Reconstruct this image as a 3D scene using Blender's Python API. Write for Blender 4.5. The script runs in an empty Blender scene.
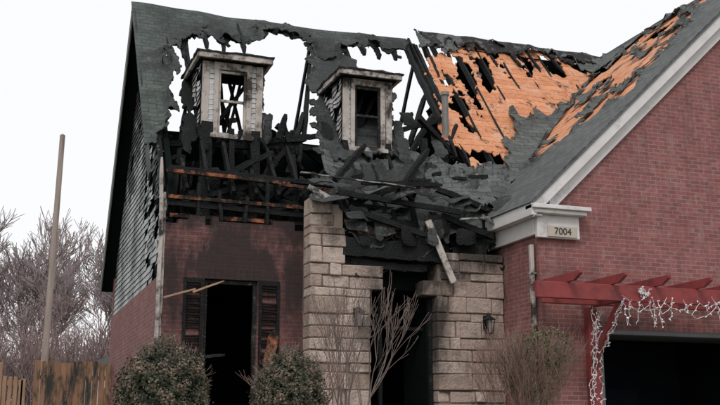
import bpy, math, random
import numpy as np
from mathutils import Vector, noise, Matrix
random.seed(7)
rnd=random.uniform
scene=bpy.context.scene
COL=scene.collection

# ------------------------------------------------------------------ materials
def newmat(name):
    m=bpy.data.materials.new(name); m.use_nodes=True
    nt=m.node_tree; b=nt.nodes['Principled BSDF']
    return m,nt,b
def N(nt,t,**kw):
    n=nt.nodes.new(t)
    for k,v in kw.items():
        if k in n.inputs: n.inputs[k].default_value=v
        else: setattr(n,k,v)
    return n
def L(nt,a,b): nt.links.new(a,b)
def c4(c): return (c[0],c[1],c[2],1)
def mixc(nt,fac,a,b):
    n=nt.nodes.new('ShaderNodeMix'); n.data_type='RGBA'
    for sock,v in ((n.inputs[0],fac),(n.inputs[6],a),(n.inputs[7],b)):
        if hasattr(v,'links'): nt.links.new(v,sock)
        elif isinstance(v,(int,float)): sock.default_value=v
        else: sock.default_value=c4(v)
    return n.outputs[2]
def math_(nt,op,a,b=None,clamp=False):
    n=nt.nodes.new('ShaderNodeMath'); n.operation=op; n.use_clamp=clamp
    for i,v in enumerate((a,b)):
        if v is None: continue
        if hasattr(v,'links'): nt.links.new(v,n.inputs[i])
        else: n.inputs[i].default_value=v
    return n.outputs[0]
def noise_f(nt,vec,scale,detail=5,lo=0.35,hi=0.65,rough=.6):
    n=N(nt,'ShaderNodeTexNoise',Scale=scale,Detail=detail,Roughness=rough)
    if vec is not None: L(nt,vec,n.inputs['Vector'])
    m=N(nt,'ShaderNodeMapRange'); m.inputs[1].default_value=lo; m.inputs[2].default_value=hi
    L(nt,n.outputs[0],m.inputs[0]); return m.outputs[0]
def stretch(nt,v,s):
    a=nt.nodes.new('ShaderNodeVectorMath'); a.operation='MULTIPLY'; L(nt,v,a.inputs[0]); a.inputs[1].default_value=s
    return a.outputs[0]
def objvec(nt):
    return nt.nodes.new('ShaderNodeTexCoord').outputs['Object']
def bump(nt,b,h,strength=.4,dist=.02):
    n=N(nt,'ShaderNodeBump'); n.inputs['Strength'].default_value=strength; n.inputs['Distance'].default_value=dist
    L(nt,h,n.inputs['Height']); L(nt,n.outputs[0],b.inputs['Normal'])
def spots(nt,vec,lst,wob=1.7):
    """soot deposits: (x,y,z, rx,ry,rz, strength)"""
    nz=noise_f(nt,stretch(nt,vec,(2.2,2.2,.8)),1.4,8,0.25,0.75,.72)
    tot=None
    for (x,y,z,rx,ry,rz,s) in lst:
        a=nt.nodes.new('ShaderNodeVectorMath'); a.operation='SUBTRACT'; L(nt,vec,a.inputs[0]); a.inputs[1].default_value=(x,y,z)
        d=nt.nodes.new('ShaderNodeVectorMath'); d.operation='DIVIDE'; L(nt,a.outputs[0],d.inputs[0]); d.inputs[1].default_value=(rx,ry,rz)
        l=nt.nodes.new('ShaderNodeVectorMath'); l.operation='LENGTH'; L(nt,d.outputs[0],l.inputs[0])
        v=math_(nt,'SUBTRACT',1.1,l.outputs['Value'])
        v=math_(nt,'ADD',v,math_(nt,'MULTIPLY',math_(nt,'SUBTRACT',nz,.5),wob*.6))
        v=math_(nt,'MULTIPLY',v,s*1.0,clamp=True)
        tot=v if tot is None else math_(nt,'MAXIMUM',tot,v)
    return math_(nt,'MULTIPLY',tot,.90)

def brick_mat(name,c1,c2,mortar,sp=None):
    m,nt,b=newmat(name); v=objvec(nt)
    s=nt.nodes.new('ShaderNodeSeparateXYZ'); L(nt,v,s.inputs[0])
    c=nt.nodes.new('ShaderNodeCombineXYZ'); L(nt,math_(nt,'ADD',s.outputs[0],s.outputs[1]),c.inputs[0]); L(nt,s.outputs[2],c.inputs[1])
    t=nt.nodes.new('ShaderNodeTexBrick'); L(nt,c.outputs[0],t.inputs['Vector'])
    t.inputs['Scale'].default_value=1; t.inputs['Brick Width'].default_value=.215; t.inputs['Row Height'].default_value=.076
    t.inputs['Mortar Size'].default_value=.0075; t.inputs['Mortar Smooth'].default_value=.2; t.inputs['Bias'].default_value=-.1
    t.inputs['Color1'].default_value=c4(c1); t.inputs['Color2'].default_value=c4(c2); t.inputs['Mortar'].default_value=c4(mortar)
    col=mixc(nt,math_(nt,'MULTIPLY',noise_f(nt,v,1.1,6),.5),t.outputs['Color'],tuple(x*.5 for x in c1))
    col=mixc(nt,math_(nt,'MULTIPLY',noise_f(nt,v,9,4,.5,.75),.4),col,(.38,.27,.25))
    col=mixc(nt,math_(nt,'MULTIPLY',noise_f(nt,stretch(nt,v,(2.5,2.5,.35)),1.6,6,.52,.78),.5),col,(.05,.035,.035))
    col=mixc(nt,math_(nt,'MULTIPLY',noise_f(nt,stretch(nt,v,(4,4,1.0)),1.1,5,.58,.8),.35),col,(.42,.34,.33))
    if sp:
        col=mixc(nt,spots(nt,v,sp),col,(.016,.013,.013))
    L(nt,col,b.inputs['Base Color']); b.inputs['Roughness'].default_value=.9
    h=math_(nt,'ADD',math_(nt,'MULTIPLY',t.outputs['Fac'],-1),math_(nt,'MULTIPLY',noise_f(nt,v,40,3),.3))
    bump(nt,b,h,.6,.008)
    return m
def plain(name,col,rough=.8,var=.35,scale=4,dark=None,darkamt=(.6,.75),bumps=.2,sp=None,metal=0,spec=None,st=None):
    m,nt,b=newmat(name); v=objvec(nt)
    if st: v=stretch(nt,v,st)
    c=mixc(nt,math_(nt,'MULTIPLY',noise_f(nt,v,scale,6,.3,.7),var),col,tuple(x*.5 for x in col))
    if dark is not None:
        c=mixc(nt,noise_f(nt,v,scale*.6,7,darkamt[0],darkamt[1],.7),c,dark)
    if sp: c=mixc(nt,spots(nt,v,sp,.9),c,(.02,.018,.017))
    L(nt,c,b.inputs['Base Color']); b.inputs['Roughness'].default_value=rough; b.inputs['Metallic'].default_value=metal
    if spec is not None: b.inputs['Specular IOR Level'].default_value=spec
    if bumps: bump(nt,b,noise_f(nt,v,scale*6,5,.2,.8),bumps,.01)
    return m
def char_mat(name,base=(.010,.011,.012),ash=(.085,.085,.087),amt=(.58,.82),brown=None):
    m,nt,b=newmat(name); v=objvec(nt)
    c=mixc(nt,noise_f(nt,v,5,8,amt[0],amt[1],.75),base,ash)
    if brown: c=mixc(nt,noise_f(nt,v,2.3,6,.50,.64,.7),c,brown)
    L(nt,c,b.inputs['Base Color']); b.inputs['Roughness'].default_value=.75; b.inputs['Specular IOR Level'].default_value=.2
    vo=N(nt,'ShaderNodeTexVoronoi',Scale=28.0); L(nt,v,vo.inputs['Vector'])
    bump(nt,b,vo.outputs['Distance'],.7,.015)
    return m
def shingle_mat(name,c1,c2,mort,charlo=.55,charhi=.7,blk=(.018,.020,.021),sp=None):
    m,nt,b=newmat(name); tc=nt.nodes.new('ShaderNodeTexCoord'); uv=tc.outputs['UV']; v=tc.outputs['Object']
    nz=N(nt,'ShaderNodeTexNoise',Scale=1.5,Detail=3.0); L(nt,uv,nz.inputs['Vector'])
    ad=nt.nodes.new('ShaderNodeVectorMath'); ad.operation='MULTIPLY_ADD'; L(nt,nz.outputs['Color'],ad.inputs[0]); ad.inputs[1].default_value=(.05,.05,0); L(nt,uv,ad.inputs[2])
    t=nt.nodes.new('ShaderNodeTexBrick'); L(nt,ad.outputs[0],t.inputs['Vector'])
    t.inputs['Scale'].default_value=1; t.inputs['Brick Width'].default_value=.31; t.inputs['Row Height'].default_value=.14
    t.inputs['Mortar Size'].default_value=.009; t.inputs['Mortar Smooth'].default_value=.4
    t.inputs['Color1'].default_value=c4(c1); t.inputs['Color2'].default_value=c4(c2); t.inputs['Mortar'].default_value=c4(mort)
    c=mixc(nt,math_(nt,'MULTIPLY',noise_f(nt,v,1.4,8,charlo,charhi,.7),.9),t.outputs['Color'],blk)
    c=mixc(nt,math_(nt,'MULTIPLY',noise_f(nt,v,60,3,.4,.7),.3),c,tuple(x*1.9 for x in c1))
    c=mixc(nt,math_(nt,'MULTIPLY',noise_f(nt,v,5,7,.55,.72,.7),.5),c,tuple(x*2.2 for x in c1))
    if sp: c=mixc(nt,spots(nt,v,sp),c,blk)
    L(nt,c,b.inputs['Base Color']); b.inputs['Roughness'].default_value=.9
    h=math_(nt,'ADD',math_(nt,'MULTIPLY',t.outputs['Fac'],-1),math_(nt,'MULTIPLY',noise_f(nt,v,12,5),.6))
    bump(nt,b,h,.6,.02)
    return m
def deck_mat():
    m,nt,b=newmat('roof_decking'); tc=nt.nodes.new('ShaderNodeTexCoord'); uv=tc.outputs['UV']; v=tc.outputs['Object']
    t=nt.nodes.new('ShaderNodeTexBrick'); L(nt,uv,t.inputs['Vector'])
    t.inputs['Scale'].default_value=1; t.inputs['Brick Width'].default_value=1.22; t.inputs['Row Height'].default_value=.205
    t.inputs['Mortar Size'].default_value=.010; t.inputs['Mortar Smooth'].default_value=.3
    t.inputs['Color1'].default_value=(.74,.33,.165,1); t.inputs['Color2'].default_value=(.56,.22,.10,1); t.inputs['Mortar'].default_value=(.20,.07,.035,1)
    c=mixc(nt,math_(nt,'MULTIPLY',noise_f(nt,v,3.5,8,.3,.7,.7),.65),t.outputs['Color'],(.40,.14,.06))
    c=mixc(nt,math_(nt,'MULTIPLY',noise_f(nt,v,22,4,.5,.75),.6),c,(.76,.46,.29))
    c=mixc(nt,math_(nt,'MULTIPLY',noise_f(nt,v,2.6,7,.5,.62,.7),.4),c,(.62,.44,.33))
    c=mixc(nt,noise_f(nt,v,1.9,9,.55,.62,.75),c,(.022,.017,.015))
    L(nt,c,b.inputs['Base Color']); b.inputs['Roughness'].default_value=.85
    bump(nt,b,noise_f(nt,v,50,4,.2,.8),.4,.008)
    return m

M={}
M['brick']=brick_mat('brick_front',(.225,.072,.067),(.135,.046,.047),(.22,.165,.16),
    sp=[(1.15,0,3.1,1.0,1,.85,2.2),(1.2,0,3.7,.8,1,.8,1.3),(1.2,0,4.15,1.7,1,.5,1.6),(.3,0,4.15,1.3,1,.45,1.6),(2.3,0,4.05,.9,1,.7,1.6),(2.3,0,3.0,.4,1,1.3,1.2),(.15,0,3.0,.35,1,1.2,1.2)])
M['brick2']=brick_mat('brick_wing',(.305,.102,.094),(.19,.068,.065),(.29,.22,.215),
    sp=[(6.1,.4,3.6,.6,1.2,1.2,1.5),(6.9,-1.8,2.9,.9,.5,.5,.35),(7.5,-1.8,2.3,1.5,.5,.3,.6)])
M['char']=char_mat('charred_wood')
M['char2']=char_mat('charred_wood_ashy',(.020,.020,.020),(.20,.19,.18),(.52,.74))
M['charb']=char_mat('scorched_wood',(.014,.011,.01),(.08,.06,.05),(.5,.7),brown=(.42,.15,.075))
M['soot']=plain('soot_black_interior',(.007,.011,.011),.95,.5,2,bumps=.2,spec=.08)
M['sh']=shingle_mat('shingles_main',(.074,.092,.084),(.046,.060,.056),(.018,.022,.022),.46,.60,
    sp=[(1.4,3.3,8.6,1.6,1,.9,1.2),(3.6,3.4,8.6,1.3,1.2,1.1,1.4),(5.5,3.8,9.1,1.2,1,.8,1.2),(.45,1.8,6.8,.4,1.2,1.6,.8)])
M['sh2']=shingle_mat('shingles_wing',(.100,.110,.108),(.062,.071,.070),(.026,.028,.029),.56,.72)
M['shd']=shingle_mat('shingles_burnt',(.056,.064,.063),(.036,.042,.042),(.012,.013,.014),.40,.56)
M['deck']=deck_mat()
M['white']=plain('white_trim_paint',(.70,.68,.68),.6,.35,3,dark=(.24,.21,.2),darkamt=(.56,.8),bumps=.05)
M['whiteb']=plain('scorched_white_trim',(.54,.485,.45),.8,.6,3.5,dark=(.030,.024,.021),darkamt=(.47,.59),bumps=.15)
M['siding']=plain('vinyl_siding',(.54,.54,.54),.6,.5,2.5,dark=(.040,.040,.042),darkamt=(.49,.61),bumps=.05)
M['sidingg']=plain('vinyl_siding_gable',(.38,.41,.405),.6,.5,1.8,dark=(.045,.05,.05),darkamt=(.44,.62),bumps=.05)
M['sidingb']=plain('vinyl_siding_burnt',(.060,.068,.066),.8,.6,4,dark=(.014,.015,.016),darkamt=(.42,.58),bumps=.2)
def stone_mat():
    m,nt,b=newmat('limestone_block'); v=objvec(nt)
    at=nt.nodes.new('ShaderNodeAttribute'); at.attribute_name='tone'
    c=mixc(nt,at.outputs['Fac'],(.74,.61,.54),(.47,.355,.30))
    c=mixc(nt,math_(nt,'MULTIPLY',noise_f(nt,v,7,7,.4,.7,.7),.45),c,(.34,.25,.21))
    c=mixc(nt,math_(nt,'MULTIPLY',noise_f(nt,v,2.2,6,.48,.68,.7),.45),c,(.22,.17,.15))
    c=mixc(nt,math_(nt,'MULTIPLY',noise_f(nt,stretch(nt,v,(3,3,.5)),1.9,7,.54,.7,.7),.55),c,(.07,.055,.05))
    c=mixc(nt,spots(nt,v,[(3.2,-.4,4.2,.8,1,.7,1.4),(4.4,-.4,3.3,1.0,1,.6,2.0),(5.7,-.4,3.7,.9,1,.55,1.6),(3.6,-.4,2.4,.32,1,1.2,1.4),(4.75,-.4,2.3,.3,1,1.2,1.4)],1.5),c,(.030,.026,.024))
    L(nt,c,b.inputs['Base Color']); b.inputs['Roughness'].default_value=.9
    bump(nt,b,noise_f(nt,v,16,7,.2,.8,.7),1.0,.04)
    return m
M['stone']=stone_mat()
M['mortar']=plain('stone_mortar',(.18,.14,.12),.95,.4,6)
M['red']=plain('red_stained_wood',(.28,.047,.047),.7,.5,5,dark=(.11,.025,.025),darkamt=(.48,.70),bumps=.15)
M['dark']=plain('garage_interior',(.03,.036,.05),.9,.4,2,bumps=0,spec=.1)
M['panel']=plain('garage_door_panel',(.13,.13,.14),.6,.3,2)
M['metal']=plain('black_lantern_metal',(.02,.02,.022),.5,.3,9,metal=.4)
M['glass']=plain('frosted_lantern_glass',(.22,.21,.20),.3,.2,9,bumps=0)
M['grey']=plain('galvanised_pipe',(.20,.20,.19),.6,.4,4,dark=(.03,.03,.03))
M['fence']=plain('weathered_fence_wood',(.33,.185,.11),.9,.7,3,dark=(.03,.034,.032),darkamt=(.48,.60),bumps=.3,st=(3,3,.6))
M['fencel']=plain('new_fence_post',(.40,.25,.165),.9,.6,4,bumps=.2,st=(3,3,.6))
M['pole']=plain('utility_pole_wood',(.36,.29,.26),.9,.6,2,bumps=.3,st=(4,4,.4),dark=(.14,.11,.10),darkamt=(.5,.7))
M['bark']=plain('shrub_bark',(.19,.145,.13),.9,.4,6,bumps=.1)
M['farbark']=plain('distant_bark',(.29,.24,.24),.95,.3,.5,bumps=0)
M['thicket']=plain('distant_thicket',(.23,.165,.16),.95,.5,.4,bumps=0)
M['twig']=plain('bare_twigs',(.22,.14,.12),.9,.4,6,bumps=0)
M['grass']=plain('grass',(.075,.085,.04),.95,.6,.8,dark=(.14,.11,.06),darkamt=(.45,.7),bumps=.5)
M['asphalt']=plain('asphalt',(.05,.05,.05),.9,.3,5)
M['concrete']=plain('concrete',(.32,.31,.29),.9,.3,3)
M['bulb']=plain('string_light_wire',(.78,.78,.80),.5,.15,9,bumps=0)
M['cream']=plain('house_number_plate',(.50,.45,.38),.7,.35,8)
M['numbers']=plain('number_paint',(.03,.03,.03),.6,.1,8,bumps=0)
M['blue']=plain('neighbour_siding',(.60,.61,.62),.8,.2,1,bumps=0)
M['insul']=plain('singed_paper_wrap',(.46,.43,.41),.9,.6,6,dark=(.03,.03,.028),darkamt=(.42,.55))
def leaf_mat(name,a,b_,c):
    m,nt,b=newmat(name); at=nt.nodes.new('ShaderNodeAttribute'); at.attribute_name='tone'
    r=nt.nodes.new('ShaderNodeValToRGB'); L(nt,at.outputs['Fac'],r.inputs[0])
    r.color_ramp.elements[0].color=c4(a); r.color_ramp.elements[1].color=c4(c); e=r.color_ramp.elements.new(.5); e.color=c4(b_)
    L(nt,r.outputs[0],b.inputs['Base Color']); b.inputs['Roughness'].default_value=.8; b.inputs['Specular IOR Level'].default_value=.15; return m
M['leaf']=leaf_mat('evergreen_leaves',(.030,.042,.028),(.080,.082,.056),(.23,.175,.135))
M['leaf2']=leaf_mat('sparse_green_leaves',(.05,.075,.035),(.10,.125,.05),(.19,.20,.09))

# ------------------------------------------------------------------ mesh helpers
def link(o,parent=None):
    COL.objects.link(o)
    if parent: o.parent=parent
    return o
def empty(name):
    o=bpy.data.objects.new(name,None); COL.objects.link(o); return o
class B:
    def __init__(s): s.v=[]; s.f=[]; s.t=[]
    def box(s,x0,x1,y0,y1,z0,z1,tone=0,j=0):
        n=len(s.v)
        for z in (z0,z1):
            for x,y in ((x0,y0),(x1,y0),(x1,y1),(x0,y1)):
                s.v.append((x+rnd(-j,j),y+rnd(-j,j),z+rnd(-j,j)))
        for q in ((0,3,2,1),(4,5,6,7),(0,1,5,4),(1,2,6,5),(2,3,7,6),(3,0,4,7)):
            s.f.append([n+i for i in q]); s.t.append(tone)
    def beam(s,p0,p1,w,h,seg=1,j=0.,point=0,up=(0,0,1)):
        p0=Vector(p0);p1=Vector(p1);d=(p1-p0)
        if d.length<1e-6: return
        d.normalize(); u=Vector(up)
        if abs(d.dot(u))>.95: u=Vector((0,1,0))
        a=d.cross(u).normalized(); b=a.cross(d).normalized()
        n=len(s.v)
        for i in range(seg+1):
            t=i/seg; c=p0.lerp(p1,t); k=1.
            if j and 0<i<seg: c=c+Vector((rnd(-j,j),rnd(-j,j),rnd(-j,j)))*.5
            if point and i==seg: k=1-point
            for (sx,sy) in ((-1,-1),(1,-1),(1,1),(-1,1)):
                s.v.append(tuple(c+a*(sx*w/2*k*(1+rnd(-j,j)*8))+b*(sy*h/2*k*(1+rnd(-j,j)*8))))
        for i in range(seg):
            for q in range(4):
                s.f.append([n+4*i+q,n+4*i+(q+1)%4,n+4*i+4+(q+1)%4,n+4*i+4+q]); s.t.append(0)
        s.f.append([n+3,n+2,n+1,n]); s.t.append(0)
        m=n+4*seg; s.f.append([m,m+1,m+2,m+3]); s.t.append(0)
    def tube(s,p0,p1,r0,r1,k=4):
        p0=Vector(p0);p1=Vector(p1);d=(p1-p0).normalized()
        u=Vector((0,0,1)) if abs(d.z)<.9 else Vector((1,0,0))
        a=d.cross(u).normalized(); b=a.cross(d)
        n=len(s.v)
        for p,r in ((p0,r0),(p1,r1)):
            for i in range(k):
                an=2*math.pi*i/k; s.v.append(tuple(p+a*(r*math.cos(an))+b*(r*math.sin(an))))
        for i in range(k):
            s.f.append([n+i,n+(i+1)%k,n+k+(i+1)%k,n+k+i]); s.t.append(0)
    def poly_prism(s,pts,fn,d0,d1):
        n=len(s.v);k=len(pts)
        for d in (d0,d1):
            for (u,v) in pts: s.v.append(fn(u,v,d))
        s.f.append(list(range(n,n+k))); s.t.append(0)
        s.f.append(list(range(n+2*k-1,n+k-1,-1))); s.t.append(0)
        for i in range(k):
            j=(i+1)%k; s.f.append([n+i,n+k+i,n+k+j,n+j]); s.t.append(0)
    def obj(s,name,mat,parent=None,bevel=0,smooth=False,fix=True):
        me=bpy.data.meshes.new(name); me.from_pydata(s.v,[],s.f); me.update()
        at=me.attributes.new('tone','FLOAT','FACE')
        at.data.foreach_set('value',[float(x) for x in s.t])
        me.materials.append(mat)
        if fix:
            import bmesh
            bm=bmesh.new(); bm.from_mesh(me); bmesh.ops.recalc_face_normals(bm,faces=bm.faces); bm.to_mesh(me); bm.free()
        o=bpy.data.objects.new(name,me); link(o,parent)
        if bevel:
            md=o.modifiers.new('bevel','BEVEL'); md.width=bevel; md.segments=1; md.limit_method='ANGLE'
        return o
def sdpoly(P,poly):
    P=np.asarray(P); d=np.full(len(P),1e9); ins=np.zeros(len(P),bool)
    k=len(poly)
    for i in range(k):
        a=np.array(poly[i],float); b=np.array(poly[(i+1)%k],float)
        e=b-a; w=P-a; t=np.clip((w@e)/max(e@e,1e-9),0,1)
        d=np.minimum(d,np.linalg.norm(w-np.outer(t,e),axis=1))
        c=((a[1]>P[:,1])!=(b[1]>P[:,1]))
        with np.errstate(divide='ignore',invalid='ignore'):
            xi=(b[0]-a[0])*(P[:,1]-a[1])/(b[1]-a[1])+a[0]
        ins^=(c&(P[:,0]<xi))
    return np.where(ins,d,-d)
def torn(name,pos,nrm,bounds,mat,parent,outline=None,holes=(),amp=.12,fr=2.5,cell=.06,thick=.02,off=0.,extra=None,curl=0.,sag=0.,uvf=None,seed=0.,bigcut=None,streak=(1,1)):
    u0,u1,v0,v1=bounds
    nu=max(2,int((u1-u0)/cell)+1); nv=max(2,int((v1-v0)/cell)+1)
    us=np.linspace(u0,u1,nu); vs=np.linspace(v0,v1,nv)
    G=np.array([(u,v) for v in vs for u in us])
    f=np.full(len(G),5.)
    if outline is not None: f=sdpoly(G,outline)
    for h in holes: f=np.minimum(f,-sdpoly(G,h))
    nz=np.array([noise.fractal(Vector((g[0]*fr*streak[0]+seed,g[1]*fr*streak[1]-seed,seed*1.7)),.7,2.1,5) for g in G])
    n2=np.array([noise.noise(Vector((g[0]*fr*5+seed,g[1]*fr*5,seed))) for g in G])
    f=f+nz*amp+n2*amp*.45
    if bigcut is not None:
        f=np.minimum(f,bigcut-nz*.9)
    if extra is not None: f=np.minimum(f,extra(G[:,0],G[:,1]))
    nv3=Vector(nrm).normalized()
    verts=[];uvs=[];faces=[];vid={};eid={}
    def P(u,v,fv):
        w=noise.noise(Vector((u*1.3+seed,v*1.3,seed+9)))
        o=off+sag*w
        if curl: o+=curl*max(0,noise.noise(Vector((u*3,v*3,seed+4)))+.25)*math.exp(-max(fv,0)/.12)
        q=Vector(pos(u,v))+nv3*o
        return tuple(q)
    def V(i):
        if i not in vid:
            vid[i]=len(verts); verts.append(P(G[i][0],G[i][1],f[i])); uvs.append(tuple(G[i]))
        return vid[i]
    def E(i,j):
        k=(min(i,j),max(i,j))
        if k not in eid:
            t=f[i]/(f[i]-f[j]); t=min(max(t,.02),.98); g=G[i]*(1-t)+G[j]*t
            eid[k]=len(verts); verts.append(P(g[0],g[1],0.)); uvs.append(tuple(g))
        return eid[k]
    for b in range(nv-1):
        for a in range(nu-1):
            q=b*nu+a
            quad=(q,q+1,q+nu+1,q+nu)
            if all(f[i]>0 for i in quad): faces.append([V(i) for i in quad]); continue
            if all(f[i]<=0 for i in quad): continue
            for tri in ((q,q+1,q+nu+1),(q,q+nu+1,q+nu)):
                out=[]
                for x in range(3):
                    i=tri[x]; j=tri[(x+1)%3]
                    if f[i]>0: out.append(V(i))
                    if (f[i]>0)!=(f[j]>0): out.append(E(i,j))
                if len(out)>=3: faces.append(out)
    if not faces: return None
    me=bpy.data.meshes.new(name); me.from_pydata(verts,[],faces); me.update()
    ul=me.uv_layers.new(name='UVMap')
    uf=uvf or (lambda u,v:(u,v))
    for l in me.loops: ul.data[l.index].uv=uf(*uvs[l.vertex_index])
    me.materials.append(mat)
    o=bpy.data.objects.new(name,me); link(o,parent)
    if thick:
        md=o.modifiers.new('thickness','SOLIDIFY'); md.thickness=thick; md.offset=-1
    return o

# ------------------------------------------------------------------ ground
def ground():
    xs=[-600,-200,-80,-30,-15,-8,-4,-2,0,2,4,6,8,12,18,30,60,150,600]
    ys=[-300,-60,-30,-20.6,-20.5,-14.5,-14.4,-12,-10,-8,-6,-4,-3,-2,0,4,10,25,60,150,600]
    def gz(y):
        if y<=-14.45: return -1.1
        if y>=-2: return 0.0
        t=(y+14.45)/12.45; return -1.1+1.1*(t*t*(3-2*t))
    v=[(x,y,gz(y)) for y in ys for x in xs]; n=len(xs)
    f=[[j*n+i,j*n+i+1,(j+1)*n+i+1,(j+1)*n+i] for j in range(len(ys)-1) for i in range(n-1)]
    me=bpy.data.meshes.new('ground'); me.from_pydata(v,[],f); me.materials.append(M['grass'])
    link(bpy.data.objects.new('ground',me))
    b=B(); b.box(-80,80,-21.5,-15.2,-1.3,-1.092); b.obj('road',M['asphalt'])
    b=B(); b.box(-80,80,-15.2,-15.05,-1.3,-.97); b.obj('kerb',M['concrete'],bevel=.02)
    b=B(); 
    pts=[-1.8,-3,-4,-6,-8,-10,-12,-15.0]
    for i in range(len(pts)-1):
        n=len(b.v)
        for y in (pts[i],pts[i+1]):
            for x in (7,12.4): b.v.append((x,y,gz(y)+.03))
        b.f.append([n,n+1,n+3,n+2]); b.t.append(0)
    b.obj('driveway',M['concrete'])
ground()

# ------------------------------------------------------------------ house
H=empty('brick_house')
S=1.233
zr=lambda y:4.52+S*y            # main front slope
zw=lambda x:4.3+.95*(x-5.9)     # wing left slope
RY,RZ=4.02,4.52+S*4.02
zb=lambda y:RZ-1.5*(y-RY)       # rear slope
XZ=lambda y0:(lambda u,v,d:(u,y0+d,v))
YZ=lambda x0:(lambda u,v,d:(x0+d,u,v))
top=[];x=2.5
while x>0.02:
    zz=4.0+.076*random.choice([0,0,0,1,1,-1,2 if x>1.6 else 0])
    w=rnd(.1,.4); x2=max(0,x-w); top+= [(x,zz),(x2,zz)]; x=x2
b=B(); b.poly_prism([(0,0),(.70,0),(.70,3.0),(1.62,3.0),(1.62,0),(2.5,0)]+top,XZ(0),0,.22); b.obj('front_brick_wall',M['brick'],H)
b=B(); b.box(.70,1.62,.02,.2,0,.35); b.obj('window_apron',M['brick'],H)
b=B(); b.box(.64,1.68,-.05,.1,.35,.43); b.obj('window_sill',M['stone'],H,bevel=.008)
b=B()
for i in range(9): b.box(.66+i*.111,.66+i*.111+.1,-.006,.05,3.002,3.20)
b.obj('window_lintel_bricks',M['brick'],H,bevel=.004)
b=B(); b.box(.001,.22,.222,7.5,0,3.1); b.obj('side_brick_wall',M['brick'],H)
b=B(); b.box(.0,.2,7.5,7.7,0,4.0); b.box(0.2,17.6,7.5,7.7,0,4.3); b.obj('rear_wall',M['brick'],H)
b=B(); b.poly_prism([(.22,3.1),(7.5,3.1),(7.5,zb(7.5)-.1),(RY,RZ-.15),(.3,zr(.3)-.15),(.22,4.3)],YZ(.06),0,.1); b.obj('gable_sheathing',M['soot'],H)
# lap siding
bw=B(); bb=B(); z=3.1
while z<9.3:
    z1=z+.115
    ya=max(.0,(z1+.12-4.52)/S) ; yb=min(7.6,RY+(RZ-z1-.1)/1.5)
    y=ya
    while y<yb-.02:
        y2=min(yb,y+.17)
        n1=noise.fractal(Vector((y*.9,z*.9,3)),.8,2,4)
        n2=noise.noise(Vector((y*1.6,z*5,8)))
        heat=max(0,1-(y+max(0,4.6-z)*.6)/3.4)
        burn=(z-5.0)*.5+n1*1.1+heat*.9-.08
        if not(burn>1.1 and n2>-.1) and not (heat>.15 and n2>.10):
            tgt=bb if burn>.42 else bw
            n=len(tgt.v)
            for (yy,zz,o) in ((y,z,.022),(y2,z,.022),(y2,z1+.01,.004),(y,z1+.01,.004)):
                ww=.14*heat*noise.noise(Vector((yy*3,zz*4,1)))+.02*noise.noise(Vector((yy*2,zz*2,5)))
                tgt.v.append((.04-o-abs(ww),yy,zz+.16*heat*noise.noise(Vector((yy*2,zz*3,2)))))
            tgt.f.append([n,n+1,n+2,n+3]); tgt.t.append(0)
        y=y2
    z=z1
bw.obj('gable_siding',M['sidingg'],H); bb.obj('gable_siding_burnt',M['sidingb'],H)
b=B(); b.beam((-.03,.04,1.9),(-.03,.03,4.45),.06,.09,12,.012,point=.5); b.obj('corner_trim',M['whiteb'],H)
b=B(); b.beam((-.09,-.05,1.0),(-.08,-.06,3.6),.06,.06,8,.01); b.beam((-.08,-.06,3.6),(-.14,-.2,5.0),.06,.05,6,.015,point=.5); b.obj('downspout_corner',M['whiteb'],H)
b=B()
b.beam((-.26,.3,zr(.3)-.12),(-.26,RY,RZ-.12),.035,.2,14,.004,up=(0,-1,1)); b.obj('front_rake_board',M['sidingb'],H)
b=B(); b.beam((-.28,RY,RZ-.14),(-.28,7.8,zb(7.8)-.14),.03,.2); b.obj('rear_rake_board',M['grey'],H)
# interior blocking
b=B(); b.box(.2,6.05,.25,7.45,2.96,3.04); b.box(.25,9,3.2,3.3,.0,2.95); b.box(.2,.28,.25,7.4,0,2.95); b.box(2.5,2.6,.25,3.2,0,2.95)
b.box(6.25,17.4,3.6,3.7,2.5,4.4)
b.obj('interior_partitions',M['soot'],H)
px=lambda x,y:(x,y,zb(y))
torn('rear_roof_slope',px,(0,1.5,1),(-.3,17.9,RY,7.85),M['soot'],H,
     outline=[(-1,8.2),(-1,3),(.12,3),(.2,5.3),(.6,5.6),(2,5.75),(3.0,5.4),(4,5.7),(5.2,5.5),(6.6,5.6),(7.2,4.9),(7.6,4.0),(7.9,3),(19,3),(19,8.2)],amp=.22,thick=.03,cell=.1)
b=B(); b.beam((-.3,RY,RZ-.14),(6.3,RY,RZ-.14),.04,.18,24,.012); b.obj('ridge_board',M['char'],H)
# main front slope
pm=lambda x,y:(x,y,zr(y)-.05*math.sin(max(0,min(1,x/6.2))*3.14)*y/4); nm=(0,-S,1); uvm=lambda u,v:(u,v*1.588)
left_out=[(-1,5),(-1,.75),(-.1,.72),(.12,1.2),(.30,1.9),(.36,2.5),(.5,3.0),(.9,3.28),(1.5,3.42),(2.1,3.35),(2.4,3.6),(2.62,3.8),(3.1,3.85),(3.5,3.7),(3.68,3.3),(3.95,3.1),(4.3,3.45),(4.75,3.7),(5.2,3.8),(5.6,3.6),(5.95,3.65),(6.15,3.9),(6.1,5)]
torn('main_roof_decking',pm,nm,(-.3,6.6,.2,RY),M['char'],H,outline=left_out,amp=.22,fr=2.8,thick=.03,off=0,seed=1,cell=.05)
torn('main_roof_shingles',pm,nm,(-.32,6.6,.2,RY+.03),M['sh'],H,outline=left_out,amp=.24,fr=2.9,thick=.015,off=.03,curl=.22,sag=.04,uvf=uvm,seed=1.05,cell=.045)
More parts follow.
